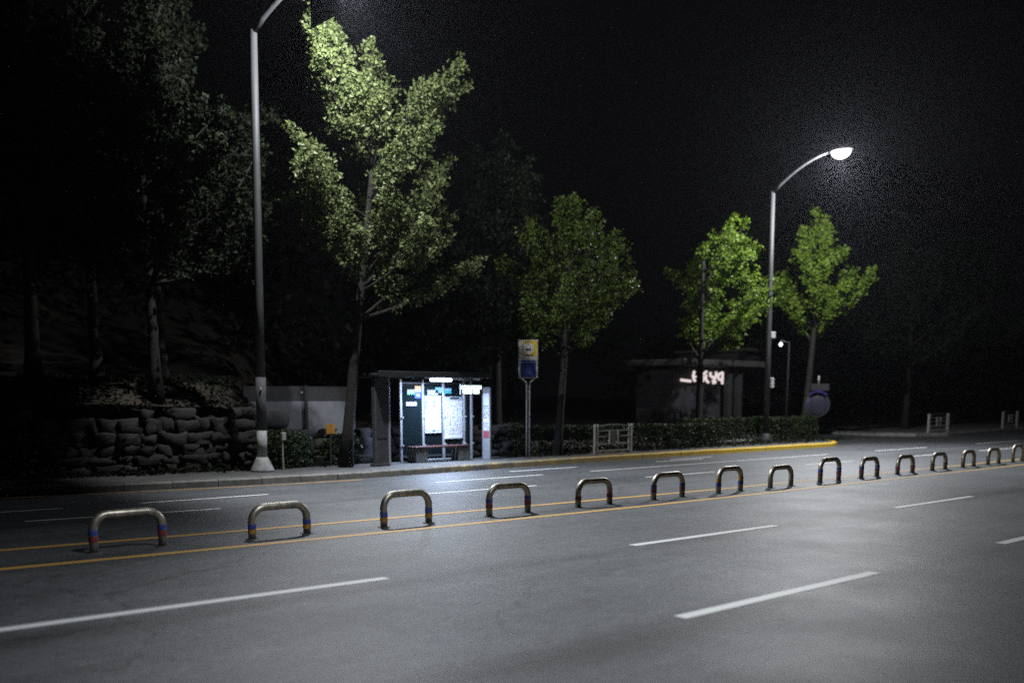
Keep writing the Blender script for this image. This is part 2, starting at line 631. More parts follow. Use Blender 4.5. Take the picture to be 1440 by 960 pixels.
def kerb_strip(path, name, m, z=.16, w=.18):
    k = MB()
    for (x0, y0), (x1, y1) in zip(path, path[1:]):
        d = Vector((x1 - x0, y1 - y0, 0))
        ln = d.length
        d.normalize()
        steps = max(1, round(ln))
        nrm = Vector((-d.y, d.x, 0))
        for s in range(steps):
            a = Vector((x0, y0, 0)) + d * (ln * s / steps + .008)
            b = Vector((x0, y0, 0)) + d * (ln * (s + 1) / steps - .008)
            dz = R.uniform(-.006, .006)
            dn = R.uniform(-.008, .008)
            ring = lambda p: [p + nrm * dn, p + nrm * (dn + .015) + Vector((0, 0, z - .03 + dz)), p + nrm * (dn + .045) + Vector((0, 0, z + dz)), p + nrm * (w + dn) + Vector((0, 0, z + dz)), p + nrm * (w + dn)]
            ra, rb = ring(a), ring(b)
            for i in range(4):
                k.face([ra[i], rb[i], rb[i + 1], ra[i + 1]])
            k.face(ra)
            k.face(list(reversed(rb)))
    return kind(k.build(name, m), 'structure')


kerb_strip(path, 'kerb', M['kerb'])
# sidewalk behind it
g = MB()
inner = []
for i, (x, y) in enumerate(path):
    x0, y0 = path[max(0, i - 1)]
    x1, y1 = path[min(len(path) - 1, i + 1)]
    d = Vector((x1 - x0, y1 - y0, 0)).normalized()
    inner.append((x - d.y * .17, y + d.x * .17))
for (xa, ya), (xb, yb) in zip(inner, inner[1:]):
    if xa < 36.9:
        g.face([(xa, ya, .15), (xb, yb, .15), (xb, 31, .15), (xa, 31, .15)])
g.face([(xa, ya, .15) for xa, ya in inner if xa >= 36.9] + [(44, 48, .15), (inner[[k for k, q in enumerate(inner) if q[0] >= 36.9][0]][0], 48, .15)])
kind(g.build('sidewalk', M['paving']), 'structure')
g = MB()
g.face([(20.9, 22.25, .154), (37.0, 22.6, .154), (39.3, 24.4, .154), (40.6, 26.2, .154), (20.9, 26.2, .154)])
kind(g.build('planting_bed', M['soil']), 'structure')
# pavement beyond the side street
p2 = [(54, 48), (49.2, 29), (48.6, 26), (49.4, 24.3), (51.5, 23.6), (62, 24.3), (80, 25.2), (160, 26.5)]
kerb_strip([(x, y) for x, y in reversed(p2)][::-1], 'far_kerb', M['pale_kerb'])
g = MB()
for (xa, ya), (xb, yb) in zip(p2[1:], p2[2:]):
    g.face([(xa, ya + .1, .151), (xb, yb + .1, .151), (max(xb, 52), 34, .151), (max(xa, 52), 34, .151)])
kind(g.build('far_sidewalk', M['paving']), 'structure')
# pavement the photographer stands on
kerb_strip([(220, 1.9), (80, 1.9), (60, 1.9), (-60, 1.9)], 'near_kerb', M['pale_kerb'])
g = MB()
g.face([(-90, -8, .15), (220, -8, .15), (220, 1.75, .15), (-90, 1.75, .15)])
kind(g.build('near_sidewalk', M['paving']), 'structure')

# painted markings: sheets 4 mm above the asphalt
wm = MB()


def stripe(mb, tab, x0, x1, w, z=.004, off=0.0):
    n = max(1, int((x1 - x0) / 1.0))
    for i in range(n):
        a, b = x0 + (x1 - x0) * i / n, x0 + (x1 - x0) * (i + 1) / n
        ya, yb = lerp_y(tab, a) + off, lerp_y(tab, b) + off
        mb.face([(a, ya - w / 2, z), (b, yb - w / 2, z), (b, yb + w / 2, z), (a, ya + w / 2, z)])


for a, b in ((-10.5, -5.6), (.2, 6.25), (10.15, 13.45), (17.2, 20.4), (24.6, 28.6), (33.2, 37.2), (41.5, 45.5), (50, 54), (58, 62)):
    stripe(wm, L1, a, b, .15)
for a, b in ((-2.4, 1.4), (7.1, 10.65), (14.05, 18), (22, 26), (30, 34), (38, 42)):
    stripe(wm, L2, a, b, .15)
for a, b in ((-4.5, 1), (4.8, 8.0), (12.0, 15.5), (19.2, 22.0), (26.3, 28.9), (32.5, 34.6), (38, 43), (46.5, 50), (55, 59)):
    stripe(wm, LA, a, b, .12)
for a, b in ((-3, 2), (4.4, 5.9), (7.3, 9.95), (14.3, 17.8), (19.6, 31.7), (34.9, 39.0), (43.5, 48), (52, 57)):
    stripe(wm, LB, a, b, .12)
for a, b in ((17.9, 20.5), (24.0, 26.3), (25.2, 27.4)):
    stripe(wm, [(0, 20.1), (100, 20.1)], a, b, .14, off=(.42 if a > 25 else 0))
kind(wm.build('road_markings', M['white_paint']), 'structure')
ym = MB()
stripe(ym, YNEAR, -30, 120, .165)
stripe(ym, YFAR, -30, 120, .165)
stripe(ym, KERB, -30, 13.5, .1, off=-.33)
kind(ym.build('yellow_road_lines', M['yellow_paint']), 'structure')


# hillside: bank behind the stone wall, level ground to the right, dark hill far behind
def sm(a, b, x):
    t = max(0, min(1, (x - a) / (b - a)))
    return t * t * (3 - 2 * t)


def hz(x, y):
    bank = sm(-.3, 1.2, .53 * y - x)
    lowt = .75 * (1 - sm(17, 21, x)) + .1
    top = 1.55 + .38 * sm(24, 26.5, y) * 2 + max(0, y - 26.5) * .04
    z = lowt + (top - lowt) * bank
    far = sm(40, 80, y) * 9 * (1 - .6 * sm(40, 120, x))
    return z + far + .18 * noise.noise(Vector((x * .4, y * .4, 3)))


g = MB()
gx = [-60 + 1.5 * i for i in range(0, 62)]
gy = [24.9 + .8 * i for i in range(0, 20)] + [42 + 5 * i for i in range(0, 15)]
gx = [x for x in gx if x < 36] + [36.5]
idx = {}
for i, x in enumerate(gx):
    for j, y in enumerate(gy):
        idx[i, j] = len(g.v)
        yy = y
        if x > 19 and y < 31:
            yy = y
        z = hz(x, y) if x < 19.5 else (hz(x, y) if y > 26 else .12)
        g.v.append((x, yy, z if y > 24.95 else min(z, hz(x, y))))
for i in range(len(gx) - 1):
    for j in range(len(gy) - 1):
        g.f.append((idx[i, j], idx[i + 1, j], idx[i + 1, j + 1], idx[i, j + 1]))
        g.m.append(0)
hill = kind(g.build('hillside', M['bank'], smooth=True), 'structure')


# ------------------------------------------------------------------ trees
def branch_path(a, b, sag, n, rnd):
    a, b = Vector(a), Vector(b)
    pts = []
    off = Vector((rnd.uniform(-1, 1), rnd.uniform(-1, 1), 0)) * .12 * (b - a).length
    for i in range(n + 1):
        t = i / n
        p = a.lerp(b, t)
        p.z += sag * math.sin(PI * t)
        p += off * math.sin(PI * t)
        pts.append(p)
    return pts


def along(pts, t):
    k = t * (len(pts) - 1)
    i = min(int(k), len(pts) - 2)
    return pts[i].lerp(pts[i + 1], k - i)


def grow(trunk_top, r0, base, tips, n_leaf, leaf_size, seed, twigs=7, spread=.34, lean=(0, 0), tw=(.14, .32)):
    """base/tips are local to the tree; returns (trunk MB, crown MB)"""
    rnd = random.Random(seed)
    tr, cr = MB(), MB()
    trunk = []
    H = trunk_top
    for i in range(9):
        t = i / 8
        trunk.append(Vector((lean[0] * t + .06 * math.sin(3 * t + seed), lean[1] * t + .06 * math.cos(2.3 * t + seed), H * t)))
    rr = [r0 * (1.35 if i == 0 else 1) * (1 - .72 * i / 8) for i in range(9)]
    tr.tube(trunk, rr, 10)
    total = 0
    sprays = []
    for tip in tips:
        tip = Vector(tip)
        rad = math.hypot(tip.x - lean[0], tip.y - lean[1])
        hz0 = max(H * .46, min(H * .92, tip.z - rad * rnd.uniform(.75, 1.25)))
        a = along(trunk, hz0 / H)
        pts = branch_path(a, tip, -.05 * (tip - a).length, 6, rnd)
        ln = (tip - a).length
        rb = max(.018, r0 * .32 * min(1, ln / 4))
        tr.tube(pts, [rb * (1 - .8 * i / 6) for i in range(7)], 6)
        sprays.append((pts, ln, .3))
        for k in range(twigs):
            t = rnd.uniform(.3, .92)
            p = along(pts, t)
            d = (tip - a).normalized()
            q = Vector((rnd.gauss(0, 1), rnd.gauss(0, 1), rnd.gauss(.3, .5))).normalized()
            e = p + (d * .95 + q).normalized() * ln * rnd.uniform(*tw) * (1.15 - .6 * t)
            tp = branch_path(p, e, 0, 3, rnd)
            tr.tube(tp, [.014, .011, .008, .004], 4, caps=False)
            sprays.append((tp, (e - p).length * 1.0, 0))
    tot = sum(s[1] for s in sprays)
    for pts, ln, start in sprays:
        n = int(n_leaf * ln / tot)
        tuft = pts[-1]
        for k in range(n):
            t = start + (1 - start) * rnd.random() ** .85
            p = along(pts, min(t, .999))
            s = spread * (1.05 - .75 * t) + .05
            if k % 9 == 0:
                tuft = p + Vector((rnd.gauss(0, s * .55), rnd.gauss(0, s * .55), rnd.gauss(0, s * .5)))
            cr.leaf(tuft + Vector((rnd.gauss(0, .085), rnd.gauss(0, .085), rnd.gauss(0, .06))), leaf_size, rnd)
    return tr, cr


def tree(name, pos, label, cat, leafm, group=None, **k):
    e = empty(name, pos, label, cat, group)
    tr, cr = grow(base=(0, 0, 0), **k)
    tr.build('trunk', M['bark'], e, smooth=True)
    cr.build('crown', leafm, e)
    return e


def dome_tips(n, rad, z0, z1, seed, cx=0, cy=0, peak=.35):
    """ascending tips over an egg-shaped crown"""
    rnd = random.Random(seed)
    out = []
    for i in range(n):
        u = (i + .5) / n
        z = z0 + (z1 - z0) * u
        a = i * 2.39996 + rnd.uniform(-.4, .4)
        if u < peak:
            r = rad * (.72 + .28 * u / peak)
        else:
            r = rad * (1 - ((u - peak) / (1 - peak)) ** 1.5 * .92)
        r *= rnd.uniform(.55, 1.22)
        out.append((cx + r * math.cos(a), cy + r * math.sin(a), z + rnd.uniform(-.3, .4)))
    return out


GT = 'street trees along the far pavement'
# tall ginkgo by the shelter; tips read from its spiky outline, spread in depth
b1 = Vector((14.43, 22.7, .15))
t1 = []
rt = random.Random(3)
for px, py, dy in ((440, -8, .1), (462, 60, -.5), (545, 72, .5), (636, 84, -.3), (600, 150, .9), (500, 135, -.9), (470, 110, .7), (644, 216, .4), (404, 180, -.2), (412, 214, -1.0), (430, 262, .7), (445, 300, -1.1),
                   (520, 200, -1.7), (570, 190, -1.4), (560, 260, -1.9), (500, 240, -1.9), (620, 300, -.8), (590, 330, -1.5), (470, 320, -1.3), (540, 320, -1.9), (540, 150, 1.7), (590, 230, 2.0), (480, 230, 2.0), (655, 366, -.6),
                   (585, 120, -.4), (520, 110, .2), (425, 225, .4), (600, 270, 1.5), (450, 12, .3), (446, 44, 0), (452, 22, -.1), (458, 34, .2), (456, 4, 0), (462, 50, -.2), (470, 88, .2), (436, 26, -.2), (615, 118, -.1), (603, 145, .2), (626, 100, -.5), (615, 238, 0), (430, 190, .2), (425, 205, -.5), (530, 95, .4), (555, 110, .1), (455, 75, -.3), (480, 140, .3), (520, 60, -.1), (455, 30, .4)):
    p = atY(px, py, 22.7)
    t1.append((p.x - b1.x, dy, p.z - b1.z))
tree('street_tree', b1, 'tall ginkgo tree with spiky lit crown beside the bus shelter and nearest street lamp', 'tree', M['leaf'], GT,
     trunk_top=8.4, r0=.165, tips=t1, n_leaf=32000, leaf_size=.105, seed=5, twigs=6, spread=.25, tw=(.1, .24), lean=(1.0, 0))
tree('street_tree', (22.2, 22.75, .15), 'smaller rounded ginkgo with dim green crown right behind the bus stop sign', 'tree', M['leaf_dim'], GT,
     trunk_top=6.6, r0=.14, tips=dome_tips(30, 2.45, 4.4, 8.2, 7, cx=.75), n_leaf=13000, leaf_size=.105, seed=8, twigs=6, spread=.24, tw=(.12, .26), lean=(.7, 0))
tree('street_tree', (32.7, 25.3, .15), 'leafy ginkgo whose dark trunk stands in front of the lit shop sign', 'tree', M['leaf_lit'], GT,
     trunk_top=7.2, r0=.17, tips=dome_tips(26, 2.35, 5.2, 9.2, 12, cx=2.3), n_leaf=11000, leaf_size=.12, seed=21, twigs=6, spread=.24, tw=(.12, .26), lean=(.2, 0))
tree('street_tree', (41.1, 25.7, .15), 'bright green ginkgo under the far street lamp near the round mirror', 'tree', M['leaf_lit'], GT,
     trunk_top=8.2, r0=.18, tips=dome_tips(28, 2.3, 5.7, 10.2, 19, cx=.6), n_leaf=13000, leaf_size=.125, seed=33, twigs=6, spread=.24, tw=(.12, .26), lean=(1.0, 0))

# trees of the dark wood: one is built, the rest are copies with their own labels
wt, wc = grow(trunk_top=7.5, r0=.2, base=None, tips=dome_tips(34, 3.6, 4.2, 10.5, 5, peak=.3), n_leaf=15000, leaf_size=.14, seed=44, twigs=6, spread=.6)
GW = 'dark trees of the wood behind the road'
specs = [
    (at(52, 575, 2.3), 1.0, 0.3, 'dark bank tree above the stone wall, nearest the left edge'),
    (at(142, 575, 2.3), .92, 1.9, 'dark thin-trunked bank tree above the stone wall, second from the left edge'),
    (at(228, 573, 2.3), 1.05, 3.1, 'dark bank tree above the stone wall, third from the left edge'),
    (Vector((10.3, 25.2, 2.2)), .84, 4.4, 'bank tree whose grey leafy branches reach round the nearest lamp pole'),
]
first = None
for p, s, rz, lab in specs:
    if p.y > 34 or p.y < 25:
        q = Vector((p.x, p.y, 0)).normalized()
        p = q * (27.5 / q.y)
    z = hz(p.x, p.y) - .05
    if first is None:
        first = empty('woodland_tree', (p.x, p.y, z), lab, 'tree', GW, rz)
        wt.build('trunk', M['bark'], first, smooth=True)
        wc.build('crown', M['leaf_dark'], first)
        o = first
    else:
        o = first.copy()
        C.objects.link(o)
        for ch in list(first.children):
            c = ch.copy()
            C.objects.link(c)
            c.parent = o
    o.location = (p.x, p.y, z)
    o.rotation_euler = (0, 0, rz)
    o.scale = (s, s, s)
    o['label'] = lab
back = [
    (25.5, 35.0, .85, 'dark tree behind the bus shelter roof'),
    (27.0, 31.0, 1.1, 'dark tree behind the white railing panel and the hedge'),
    (33.5, 37.5, 1.1, 'dark tree standing behind the low building with the lit sign'),
    (52.5, 37.0, 1.25, 'dark tree across the side street, right of the round mirror'),
    (56.5, 28.5, 1.0, 'slim-trunked dark tree behind the railing panel past the side street'),
    (68.0, 31.0, 1.2, 'dark tree behind the last railing panel at the right edge'),
]
for i, (x, y, s, lab) in enumerate(back):
    o = first.copy()
    C.objects.link(o)
    for ch in list(first.children):
        c = ch.copy()
        C.objects.link(c)
        c.parent = o
    o.location = (x, y, hz(x, y) - .1 if x < 36 else .1)
    o.rotation_euler = (0, 0, i * 1.3)
    o.scale = (s, s, s * 1.05)
    o['label'] = lab

# the wood further back: one dark mass
w = MB()
rw = random.Random(9)
for k in range(330):
    x, y = rw.uniform(-35, 130), rw.uniform(41, 62)
    if 43 < x - (y - 27) * .14 < 53:
        continue
    zb = hz(x, y) if x < 36 else .3
    c = Vector((x, y, zb + rw.uniform(1.5, 8.5)))
    r = rw.uniform(1.2, 2.4)
    for q in range(70):
        d = Vector((rw.gauss(0, 1), rw.gauss(0, 1), rw.gauss(0, .8)))
        w.leaf(c + d * r * .55, .5, rw)
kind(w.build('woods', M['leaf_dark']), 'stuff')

# ------------------------------------------------------------------ stone wall, bank plants
WY = [(-40, 27), (-4, 26), (6, 24.7), (9, 24.15), (13, 23.95), (30, 24.2)]
s = MB()
rs = random.Random(4)
z = .12
row = 0
while z < 1.55:
    h = rs.uniform(.22, .36)
    x = -26 + rs.uniform(0, .5)
    while x < 21.5:
        wd = rs.uniform(.25, .72)
        topz = 1.55 if x < 12.3 else 1.0
        if z + h * .5 < topz + rs.uniform(-.12, .12):
            hh = h * rs.uniform(.9, 1.12)
            yy = lerp_y(WY, x + wd / 2) + .16 * (z - .1) + rs.uniform(-.07, .07)
            s.blob((x + wd / 2, yy, z + h / 2), (wd * .5, rs.uniform(.24, .34), hh * .5), e=rs.uniform(.24, .42), jit=.3, rz=rs.uniform(-.14, .14), rnd=rs)
        x += wd * .97
    z += h * .92
    row += 1
tag(s.build('stone_wall', M['stone'], smooth=True), 'low rough wall of stacked grey stones below the bank at left', 'wall')

b = MB()
p = atY(372, 592, 24.6)
b.blob((p.x, 24.7, 1.42), (.72, .35, .28), e=.35, jit=.06, rnd=rs)
tag(b.build('boulder', M['dark_stone'], smooth=True), 'long dark flat-topped boulder on the wall beside the nearest lamp pole', 'boulder')


def shrub(name, c, size, n, label, leafm, cat='shrub', group=None, leaf=.09, stems=9, seed=1):
    rnd = random.Random(seed)
    e = empty(name, c, label, cat, group)
    st, fo = MB(), MB()
    for k in range(stems):
        a = rnd.uniform(0, 2 * PI)
        q = Vector((size[0] * .8 * math.cos(a) * rnd.random(), size[1] * .8 * math.sin(a) * rnd.random(), size[2] * rnd.uniform(.7, 1)))
        pp = branch_path((q.x * .3, q.y * .3, 0), q, 0, 3, rnd)
        st.tube(pp, [.014, .011, .008, .004], 4, caps=False)
    for k in range(n):
        while True:
            d = Vector((rnd.uniform(-1, 1), rnd.uniform(-1, 1), rnd.uniform(0, 1)))
            if d.x ** 2 + d.y ** 2 + (d.z * .9) ** 4 < 1 + .25 * noise.noise(Vector((d.x * 3 + seed, d.y * 3, d.z * 3))):
                break
        fo.leaf((d.x * size[0], d.y * size[1], d.z * size[2]), leaf, rnd)
    st.build('stems', M['bark'], e)
    fo.build('foliage', leafm, e)
    return e


GS = 'shrubs at the foot of the stone wall'
shrub('shrub', (13.0, 23.5, .15), (.9, .35, 1.0), 1500, 'leafy shrub behind the small post with the white box', M['hedge'], group=GS, seed=2)
shrub('shrub', (14.9, 23.75, .15), (.7, .35, .85), 1200, 'low shrub between the yellow signs and the shelter pylon', M['hedge'], group=GS, seed=3)
shrub('shrub', (6.3, 24.3, .15), (1.2, .35, 1.1), 1500, 'creeping dark shrub over the stones, left of the lamp pole', M['leaf_dark'], group=GS, seed=4)
shrub('shrub', (4.2, 24.8, .15), (.9, .35, 1.3), 1200, 'creeping dark shrub over the stones at the left edge', M['leaf_dark'], group=GS, seed=6)
shrub('shrub', (16.4, 24.1, .15), (.5, .3, 1.4), 900, 'green shrub seen between the pylon and the first shelter post', M['hedge'], group=GS, seed=7)
shrub('shrub', (21.6, 24.0, .15), (.55, .4, 1.05), 900, 'small speckled shrub right of the bus stop sign pole', M['hedge'], group=GS, seed=8)


def hedge(x0, x1, y, h, label, n, seed, wdt=.45):
    rnd = random.Random(seed)
    e = empty('hedge', ((x0 + x1) / 2, y, .15), label, 'hedge', 'clipped hedges along the pavement')
    hm, st = MB(), MB()
    L = (x1 - x0) / 2
    for k in range(n):
        u = rnd.uniform(-L, L)
        side = rnd.random()
        bump = .1 * noise.noise(Vector((u * 1.5, seed, 0)))
        if side < .6:
            q = (u, -wdt + abs(rnd.gauss(0, .08)) + bump, rnd.uniform(0.03, h))
        elif side < .9:
            q = (u, rnd.uniform(-wdt, wdt), h + bump - abs(rnd.gauss(0, .05)))
        else:
            q = (u, rnd.uniform(-wdt, wdt), rnd.uniform(0, h))
        hm.leaf(q, .085, rnd)
    x = -L + .1
    while x < L:
        st.tube([(x, rnd.uniform(-.1, .1), 0), (x + rnd.uniform(-.08, .08), rnd.uniform(-.2, .2), h * .9)], [.016, .006], 5, caps=False)
        x += .3
    st.build('stems', M['bark'], e)
    hm.build('foliage', M['hedge'], e)
    return e


hedge(20.9, 31.0, 23.3, .88, 'dark hedge behind the white railing panel beside the bus stop', 8000, 31)
hedge(31.4, 40.0, 24.6, .98, 'greener hedge under the far street lamp, behind the yellow kerb', 8000, 32)
fl = MB()
rf = random.Random(8)
for k in range(170):
    fl.leaf((rf.gauss(32.8, 1.1), 23.55 + rf.gauss(0, .1), .26 + abs(rf.gauss(0, .04))), .05, rf)
kind(fl.build('flowers', M['petal']), 'stuff')
gr = MB()
for k in range(5200):
    x = rf.uniform(-6, 40)
    y = lerp_y(WY, x) - .35 - abs(rf.gauss(0, .25)) if x < 21 else rf.uniform(22.3, 24.3)
    if 14.6 < x < 20.5 and y < 23.6:
        continue
    gr.leaf((x, y, .17 + abs(rf.gauss(0, .06))), .1, rf)
for k in range(9000):
    x, y = rf.uniform(-8, 15), rf.uniform(24.6, 32)
    gr.leaf((x, y, hz(x, y) + abs(rf.gauss(0, .07))), .13, rf)
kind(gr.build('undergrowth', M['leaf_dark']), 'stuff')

# ------------------------------------------------------------------ median bars
BARS = [((132, 772), (229, 766), 712, 'blue', 'red'), ((355, 756), (432, 750), 707, 'blue', 'amber'), ((540, 740), (603, 738), 689, 'blue', 'amber'), ((688, 728), (742, 724), 680, 'blue', 'red'),
        ((813, 713), (857, 708), 671, 'blue', 'red'), ((919, 703), (959, 699), 663, 'blue', 'red'), ((1010, 696.7), (1041, 690), 655.5, 'amber', 'blue'), ((1083, 686.7), (1112, 682), 654, 'blue', None),
        ((1153, 679), (1179, 676.7), 643, 'blue', 'red'), ((1211, 671), (1233, 669.7), 641, 'blue', 'red'), ((1262, 665.5), (1283, 663.6), 638, 'blue', 'red'), ((1311, 660), (1329, 658.7), 635, 'blue', 'red'),
        ((1354, 655.6), (1369, 655), 636, None, None), ((1389, 652.5), (1404, 651), 628.5, 'red', None), ((1424, 649.4), (1437, 648), 624, None, None)]
ORD = 'first second third fourth fifth sixth seventh eighth ninth tenth eleventh twelfth thirteenth fourteenth fifteenth'.split()
for i, (pl, pr, top, c1, c2) in enumerate(BARS):
    a, c = at(*pl), at(*pr)
    mid = (a + c) / 2
    ymid = lerp_y([(3, 13.28), (6, 13.0), (9, 12.72), (14, 12.66), (18, 12.55), (24, 12.62), (60, 12.7)], mid.x)
    ax0, cx0 = atY(pl[0], pl[1], ymid).x, atY(pr[0], pr[1], ymid).x
    wdt = cx0 - ax0
    mid.x = (ax0 + cx0) / 2
    h = atY((pl[0] + pr[0]) / 2, top, mid.y).z * 1.0
    h = max(.5, min(.78, h))
    rz = 0.0
    words = {('blue', 'red'): 'blue over red bands', ('blue', 'amber'): 'blue over amber bands', ('amber', 'blue'): 'amber over blue bands', ('blue', None): 'one faint blue band', ('red', None): 'one red band', (None, None): 'plain legs'}[c1, c2]
    e = empty('median_bar', (mid.x, ymid, 0), 'U-shaped steel median bar with %s, %s from the left' % (words, ORD[i]), 'barrier', 'steel bars down the median', rz)
    r, q = .056, .2
    hw = wdt / 2
    pth = [(-hw, 0, 0), (-hw, 0, h * .4)]
    for k in range(7):
        t = PI / 2 * k / 6
        pth.append((-hw + q - q * math.cos(t), 0, h - r - q + q * math.sin(t)))
    for k in range(7):
        t = PI / 2 * k / 6
        pth.append((hw - q + q * math.sin(t), 0, h - r - q + q * math.cos(t)))
    pth += [(hw, 0, h * .4), (hw, 0, 0)]
    m = MB()
    m.tube(pth, r, 16)
    m.build('hoop', M['bar_steel'], e, smooth=True)
    for sx in (-hw, hw):
        m = MB()
        m.tube([(sx, 0, 0), (sx, 0, .012)], [.1, .095], 14)
        m.build('base_flange', M['galv'], e)
        low = (.27, .4) if c2 != 'amber' else (.16, .28)
        for colr, (z0, z1) in ((c1, (.42, .55) if c2 != 'amber' else (.3, .43)), (c2, low)):
            if colr and z1 * h < h - r - q + .02:
                m = MB()
                m.tube([(sx, 0, z0 * h), (sx, 0, z1 * h)], r + .004, 16)
                m.build('reflective_band', M[colr + '_band'], e, smooth=False)

# ------------------------------------------------------------------ street lamps
def street_lamp(base, elbow, head, label, white, box, power=11500, side=1, tilt=22, half=43, light_block=False, glow=4000, aim=0, oval=1.35):
    e = empty('street_lamp', base, label, 'street lamp', 'tall lamps along the far pavement')
    L = lambda p: Vector(p) - Vector(base)
    eb, hd = L(elbow), L(head)
    m = MB()
    m.tube([(0, 0, 0), (0, 0, .05), (0, 0, .3), (0, 0, .36)], [.3, .29, .17, .14], 18)
    m.build('base', M['white_pole'] if white else M['galv'], e, smooth=True)
    z0 = .36
    cuts = [(.36, 1.02, 'white_pole'), (1.02, 2.33, 'dark_pole')] if white else []
    for a, b, mm in cuts:
        m = MB()
        m.tube([(eb.x * a / eb.z, eb.y * a / eb.z, a), (eb.x * b / eb.z, eb.y * b / eb.z, b)], .125, 18)
        m.build('pole_sleeve', M[mm], e, smooth=True)
        z0 = b
    m = MB()
    pts = [Vector((eb.x * t, eb.y * t, eb.z * t)) for t in (z0 / eb.z, .4, .7, 1.0)]
    m.tube(pts, [.115, .105, .095, .085], 18)
    m.build('pole', M['galv'], e, smooth=True)
    m = MB()
    arm = []
    for i in range(9):
        t = i / 8
        arm.append(eb.lerp(hd + Vector((0, 0, .12)), t) + Vector((0, 0, .25 * math.sin(PI * t))))
    m.tube([eb + Vector((0, 0, -.05))] + arm[1:], [.07 - .003 * i for i in range(9)], 10)
    m.build('arm', M['arm_shaded'], e, smooth=True)
    d = Vector((hd.x - eb.x, hd.y - eb.y, 0)).normalized()
    ax = Vector((-d.y, d.x, 0))
    hm, bw = MB(), MB()
    # housing: upper half shell; bowl: lower half
    for mb, sgn, (sa, sb, sc), zz in ((hm, 1, (.5, .29, .2), .02), (bw, -1, (.38, .31, .28), 0)):
        nu, nv = 22, 6
        n0 = len(mb.v)
        for j in range(nv + 1):
            th = PI / 2 * j / nv
            for i in range(nu):
                ph = 2 * PI * i / nu
                mb.v.append(tuple(hd + d * (.1 + sa * math.cos(th) * math.cos(ph)) + ax * sb * math.cos(th) * math.sin(ph) + Vector((0, 0, zz + sgn * sc * math.sin(th)))))
        for j in range(nv):
            for i in range(nu):
                k = (i + 1) % nu
                mb.f.append((n0 + j * nu + i, n0 + j * nu + k, n0 + (j + 1) * nu + k, n0 + (j + 1) * nu + i))
                mb.m.append(0)
        mb.f.append(tuple(n0 + i for i in range(nu)))
        mb.m.append(0)
    hm.build('lamp_housing', M['housing'], e, smooth=True)
    bw.build('lamp_bowl', M['lamp'], e, smooth=True)
    # the reflector throws most of the light down onto the carriageway in a wide oval
    ld = bpy.data.lights.new('street_lamp_beam', 'SPOT')
    ld.energy = power
    ld.color = (.87, .93, 1.0)
    ld.spot_size = math.radians(half * 2)
    ld.spot_blend = .9
    ld.shadow_soft_size = .16
    lo = bpy.data.objects.new('street_lamp_beam', ld)
    C.objects.link(lo)
    lo.parent = e
    lo.location = hd + d * .1 + Vector((0, 0, -.34))
    tilt = math.radians(tilt)
    if glow:
        pd = bpy.data.lights.new('street_lamp_glow', 'POINT')
        pd.energy = glow
        pd.color = (.95, .97, 1.0)
        pd.shadow_soft_size = .07
        po = bpy.data.objects.new('street_lamp_glow', pd)
        C.objects.link(po)
        po.parent = e
        po.location = hd + d * .1 + Vector((0, 0, -.38))
    az = Vector((-math.sin(math.radians(aim)), side * math.sin(tilt), math.cos(tilt))).normalized()
    ay_ = az.cross(Vector((1, 0, 0))).normalized()
    ax_ = ay_.cross(az)
    lo.rotation_euler = Matrix((ax_, ay_, az)).transposed().to_euler()
    lo.scale = (oval, 1, 1)
    if light_block:
        m = MB()
        m.box(hd + Vector((-.345, .1, -.54)), (.012, 1.2, 1.34))  # added plate that blocks lamp light from the wall and left trees
        m.build('added_light_block', M['housing'], e)
    if white:
        m = MB()
        m.box((-.04, -.13, 2.05), (.05, .03, .06), bev=.008)
        m.build('reflector', M['box_white'], e)
    if box:
        m = MB()
        m.box((.17, -.03, 2.42), (.2, .22, .42), bev=.02)
        m.build('junction_box', M['box_white'], e)
        m = MB()
        m.box((.2, 0, 4.35), (.36, .1, .26), bev=.02)
        m.build('notice_plate', M['box_white'], e)
        m = MB()
        m.tube([(.17, .02, .1), (.17, .02, 2.2)], .03, 8)
        m.build('conduit', M['galv'], e)
    return e


street_lamp((11.97, 22.75, .15), (12.13, 22.75, 10.6), (12.75, 19.9, 11.35), 'tall grey street lamp at left with white painted foot and dark sleeve', True, False, light_block=True, aim=9, oval=1.15)
street_lamp((35.3, 23.75, .15), (35.05, 23.65, 10.05), (34.75, 20.65, 11.0), 'tall grey street lamp at right behind the yellow kerb, head glowing', False, True, glow=6500)
street_lamp((7.6, .9, .15), (7.6, 1.0, 10.0), (7.6, 3.9, 10.7), 'tall grey street lamp on the near pavement, reaching over the near lanes', False, False, power=5400, side=-1, tilt=24, half=31, glow=0, oval=1.3, aim=-9)

# ------------------------------------------------------------------ bus shelter
SX = 15.4
sh = empty('bus_shelter', (17.3, 23.4, .15), 'lit glass bus shelter with flat roof, posters and an LED board', 'bus shelter')


def part(mb, name, m, parent=sh, label=None, smooth=False):
    loc = parent.matrix_basis.translation
    mb.v = [(a - loc[0], b - loc[1], c - loc[2]) for a, b, c in mb.v]
    o = mb.build(name, m, parent, smooth=smooth)
    if label:
        o['label'] = label
    return o


def sub(mb, name, m, parent, root=sh):
    loc = root.matrix_basis.translation
    mb.v = [(a - loc[0], b - loc[1], c - loc[2]) for a, b, c in mb.v]
    return mb.build(name, m, parent)


